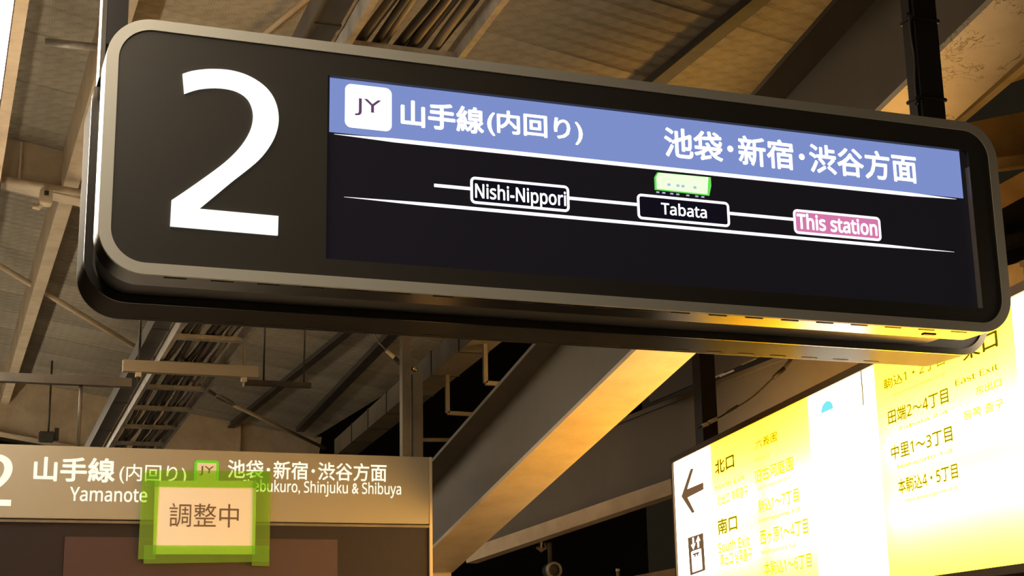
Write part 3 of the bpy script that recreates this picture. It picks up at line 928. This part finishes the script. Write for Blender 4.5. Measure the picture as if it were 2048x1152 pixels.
member('lid_edge', tp(-2.6, -0.119), tp(LEN, -0.119), rect_sec(0.010, 0.10, None, 0.07), 'duct_dark', sd)
for k in range(10):
    t = -2.2 + 1.1 * k
    member('lid_clip', tp(t, -0.065), tp(t + 0.03, -0.065), rect_sec(0.105, 0.098, None, 0.071), 'dark_steel', sd)
# strut trapezes below the ladder
def trapeze(label, t, over_l, over_r, material='strut_tan', h=0.075):
    c = tp(t, 0)
    e = empty('strut_hanger', c, label, 'strut')
    z = c.z - h - 0.012
    x0, x1 = c.x - over_l, c.x + TWD + over_r
    member('channel', (x0, c.y, z), (x1, c.y, z), rect_sec(0.06, h), material, e)
    for x in (x0 + 0.10, x1 - 0.09):
        tube('drop_rod', [(x, c.y, z - 0.06), (x, c.y, deck(x, c.y).z - 0.002)], 0.008, 'cream_steel' if x > c.x else 'dark_steel', e, 6)
        member('nut', (x, c.y, z - 0.03), (x, c.y, z), rect_sec(0.035, 0.035, None, -0.017), 'cream_steel', e, (0, 1, 0))
    return e
pl_ = on_y(245, 742, 9.9); pr_ = on_y(515, 757, 9.9)
tt = (9.9 - TL0.y) / TD.y
trapeze('tan strut channel on two rods carrying the cable ladder', tt, tp(tt, 0).x - pl_.x, pr_.x - tp(tt, TWD).x)
trapeze('strut channel carrying the near end of the cable ladder', -1.4, 0.3, 0.15)

# ------------------------------------------------------------------ smaller fittings around the steelwork
p, q = roof(80, 86, 0.25), roof(215, 104, 0.25)
c0 = on_y(90, 84, 7.2); c1 = on_y(230, 98, 7.2)
tag(tube('roof_pipe', [c0, (c0 + c1) / 2, c1], 0.020, 'galvanised'), 'short grey pipe below the roof left of the chrome post', 'pipe')
c0 = on_y(-10, 356, 8.9); c1 = on_y(200, 392, 8.9)
tag(tube('roof_pipe', [c0, (c0 + c1) / 2, c1], 0.022, 'cream_steel'), 'pale pipe running along the near roof girder at left', 'pipe')
j = on_y(92, 392, 8.82)
jb = empty('junction_box', j, 'small pale junction box with dark socket on the roof girder', 'junction box')
box('body', (j.x - 0.035, 8.78, j.z - 0.05), (j.x + 0.035, 8.88, j.z + 0.035), 'cream_steel', jb, 0.006)
box('socket', (j.x - 0.012, 8.774, j.z - 0.008), (j.x + 0.012, 8.781, j.z + 0.018), 'cable_black', jb)
c = [on_y(x, y, 8.85) for x, y in ((66, 412), (76, 416), (86, 405), (91, 408))]
tube('lead', c, 0.016, 'cream_steel', jb, 6)
c = on_y(96, 874, 15.6)
fl = empty('floodlight', c, 'small dark floodlight in front of the far tan girder', 'lamp')
box('housing', (c.x - 0.09, 15.55, c.z - 0.05), (c.x + 0.06, 15.65, c.z + 0.05), 'dark_steel', fl, 0.01)
box('bracket', (c.x + 0.06, 15.57, c.z - 0.03), (c.x + 0.10, 15.63, c.z + 0.09), 'dark_steel', fl)
tube('stem', [(c.x, 15.6, c.z + 0.05), (c.x, 15.6, deck(c.x, 15.6).z)], 0.01, 'dark_steel', fl, 6)
# short wire lead by the far sign post
cp = [on_y(x, y, 10.5) for x, y in ((745, 660), (757, 685), (772, 700), (788, 716), (800, 728))]
lead = empty('wire_lead', cp[0], 'short dangling wire with pale connector beside the far sign post', 'wire')
tube('wire', cp, 0.006, 'cable_grey', lead, 6)
tube('connector', [on_y(773, 701, 10.48), on_y(788, 715, 10.48)], 0.016, 'connector_pale', lead, 8)
tube('plug', [on_y(789, 716, 10.48), on_y(801, 727, 10.48)], 0.018, 'cable_black', lead, 8)
# round lamp, clamp and pipe stub below the girder
c = on_y(1109, 1140, 10.4)
rl = empty('round_speaker', c, 'small round dark loudspeaker with pale rim below the brown girder', 'loudspeaker')
bm = bmesh.new()
ring = []
for rr, yy in ((0.042, -0.01), (0.056, -0.012), (0.062, 0.0), (0.060, 0.03), (0.042, 0.03)):
    ring.append([bm.verts.new((c.x + rr * math.cos(2 * math.pi * k / 24), c.y + yy, c.z + rr * math.sin(2 * math.pi * k / 24))) for k in range(24)])
for i in range(5):
    A, B = ring[i], ring[(i + 1) % 5]
    for k in range(24):
        bm.faces.new((A[k], A[(k + 1) % 24], B[(k + 1) % 24], B[k]))
link('rim', finish(bm, 'rim', True), 'galvanised', rl)
bm = bmesh.new()
ring = []
for rr, yy in ((0.001, 0.02), (0.042, 0.01), (0.058, 0.03), (0.05, 0.12), (0.02, 0.16), (0.001, 0.16)):
    ring.append([bm.verts.new((c.x + rr * math.cos(2 * math.pi * k / 24), c.y + yy, c.z + rr * math.sin(2 * math.pi * k / 24))) for k in range(24)])
for A, B in zip(ring, ring[1:]):
    for k in range(24):
        bm.faces.new((A[k], A[(k + 1) % 24], B[(k + 1) % 24], B[k]))
link('horn_body', finish(bm, 'horn', True), 'cable_black', rl)
box('bracket', (c.x - 0.01, c.y + 0.07, c.z + 0.04), (c.x + 0.01, c.y + 0.10, c.z + 0.20), 'dark_steel', rl)
c = on_y(1082, 1094, 10.3)
cl = empty('pipe_clamp', c, 'small pale pipe clamp hanging under the girder rail', 'clamp')
tube('jaw', [(c.x - 0.03, 10.3, c.z), (c.x, 10.3, c.z - 0.025), (c.x + 0.035, 10.3, c.z - 0.005), (c.x + 0.03, 10.3, c.z + 0.03)], 0.014, 'duct_grey', cl, 8)
tube('bolt', [(c.x, 10.3, c.z - 0.02), (c.x + 0.005, 10.3, c.z + 0.07)], 0.01, 'galvanised', cl, 8)
c = on_y(1236, 1152, 9.6)
st = empty('pipe_stub', c, 'short bright pipe end left of the exit sign at the bottom edge', 'pipe')
tube('pipe', [(c.x, 9.6, c.z - 0.9), (c.x, 9.6, c.z + 0.03)], 0.012, 'galvanised', st, 10)
tube('cap', [(c.x, 9.6, c.z + 0.03), (c.x, 9.6, c.z + 0.048)], 0.015, 'connector_pale', st, 10)
p, q = on_y(1236, 1165, 10.2), on_y(1420, 1130, 9.3)
tag(member('tan_ledge', p, q, rect_sec(0.06, 0.16, None, -0.14), 'tan_board'), 'tan board below the girder at the left edge of the exit sign', 'board')
# dark mesh tray with pale streaks over the girder web
p, q = on_y(1300, 800, 8.9), on_y(1600, 672, 7.9)
gt = empty('mesh_panel', p, 'dark panel with short pale slats above the brown girder web', 'panel')
s_, t_ = axes(q - p)
member('sheet', p, q, rect_sec(0.02, 0.30, None, -0.02), 'dark_panel', gt)
for x, y in ((1440, 727), (1425, 738), (1483, 730), (1440, 754), (1410, 748), (1455, 722), (1420, 760)):
    dq = (q - p).normalized()
    a = on_plane(x, y, p - s_ * 0.018, s_)
    member('slat', a, a + dq * 0.11, rect_sec(0.01, 0.010), 'galvanised', gt)
# boards and beams of the stair soffit beyond the right end of the sign
def soffit(name, cat, px0, px1, Y, h_px, depth, material, label):
    p, q = on_y(*px0, Y), on_y(*px1, Y)
    h = h_px / F_PX * Y * 1.1
    tag(member(name, p, q, rect_sec(depth, h, None, -h), material), label, cat)
soffit('soffit_board', 'board', (1860, 262), (2140, 206), 7.6, 105, 0.04, 'tan_board', 'tan weathered soffit board right of the black sign post')
soffit('soffit_board', 'board', (1900, 332), (2140, 300), 7.4, 26, 0.10, 'cream_steel', 'narrow pale soffit board below the weathered tan one')
soffit('soffit_beam', 'beam', (1930, 405), (2140, 292), 7.0, 52, 0.10, 'tan_board', 'oblique tan beam at the right edge beside the sign corner')
soffit('soffit_board', 'board', (1930, 418), (2140, 330), 7.8, 160, 0.04, 'dark_panel', 'dark panel at the right edge above the exit sign')
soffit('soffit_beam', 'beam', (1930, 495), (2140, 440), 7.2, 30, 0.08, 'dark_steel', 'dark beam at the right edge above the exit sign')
soffit('soffit_beam', 'beam', (1930, 555), (2140, 500), 6.6, 62, 0.10, 'cream_steel', 'yellow lit beam just above the near end of the exit sign')
p, q = on_y(1900, 262, 6.8), on_y(2120, 75, 5.6)
tag(member('stair_rail', p, q, rect_sec(0.05, 0.06), 'steel_olive'), 'thin olive rail slanting up behind the bright beam at upper right', 'rail')
p, q = on_y(1960, 180, 7.0), on_y(2140, 120, 6.6)
tag(member('soffit_bracket', p, q, rect_sec(0.10, 0.14), 'steel_olive'), 'olive bracket between bright beam and slanting rail at upper right', 'bracket')

# ------------------------------------------------------------------ platform lamps
def lamp(Y, label, group):
    e = empty('tube_lamp', (0.03, Y, 3.78), label, 'lamp', group)
    bm = bmesh.new()
    add_member(bm, (0.02, Y, 3.72), (0.02, Y + 1.26, 3.72), [(-0.045, 0.0), (0.095, 0.0), (0.08, 0.06), (-0.03, 0.06)])
    link('housing', finish(bm, 'housing'), 'lamp_housing', e)
    bm = bmesh.new()
    add_member(bm, (0.03, Y + 0.02, 3.68), (0.03, Y + 1.24, 3.68), [(-0.07, 0.034), (-0.065, 0.012), (-0.04, 0.0), (0.07, 0.0), (0.095, 0.012), (0.10, 0.034)])
    link('lit_tube', finish(bm, 'tube'), 'lamp_tube', e)
    for yy in (Y + 0.2, Y + 1.06):
        tube('drop_rod', [(0.02, yy, 3.79), (0.02, yy, deck(0.02, yy).z)], 0.008, 'galvanised', e, 6)
for k in range(-2, 10):
    Y = 4.35 + 1.3 * k
    if k == 0:
        lamp(Y, 'glaring tube lamp at the top left corner of the view', 'row of tube lamps')
    else:
        lamp(Y, 'tube lamp in the row above the platform left of the big sign', 'row of tube lamps')

tk = empty('wiring_trunking', (0.19, 4.5, 4.2), 'slim cream wiring trunking running along above the tube lamps', 'trunking')
box('casing', (0.165, -1.5, 4.18), (0.215, 16.5, 4.23), 'cream_steel', tk)
for k in range(9):
    box('strap', (0.183, -0.9 + 2.1 * k, 4.23), (0.197, -0.87 + 2.1 * k, deck(0.19, 0).z - 0.003), 'galvanised', tk)

# ------------------------------------------------------------------ turn all lettering into mesh parts
bpy.context.view_layer.update()
dgraph = bpy.context.evaluated_depsgraph_get()
shapes = [bpy.data.meshes.new_from_object(job[0].evaluated_get(dgraph)) for job in LETTERING]
for job, me in zip(LETTERING, shapes):
    set_lettering(me, *job)
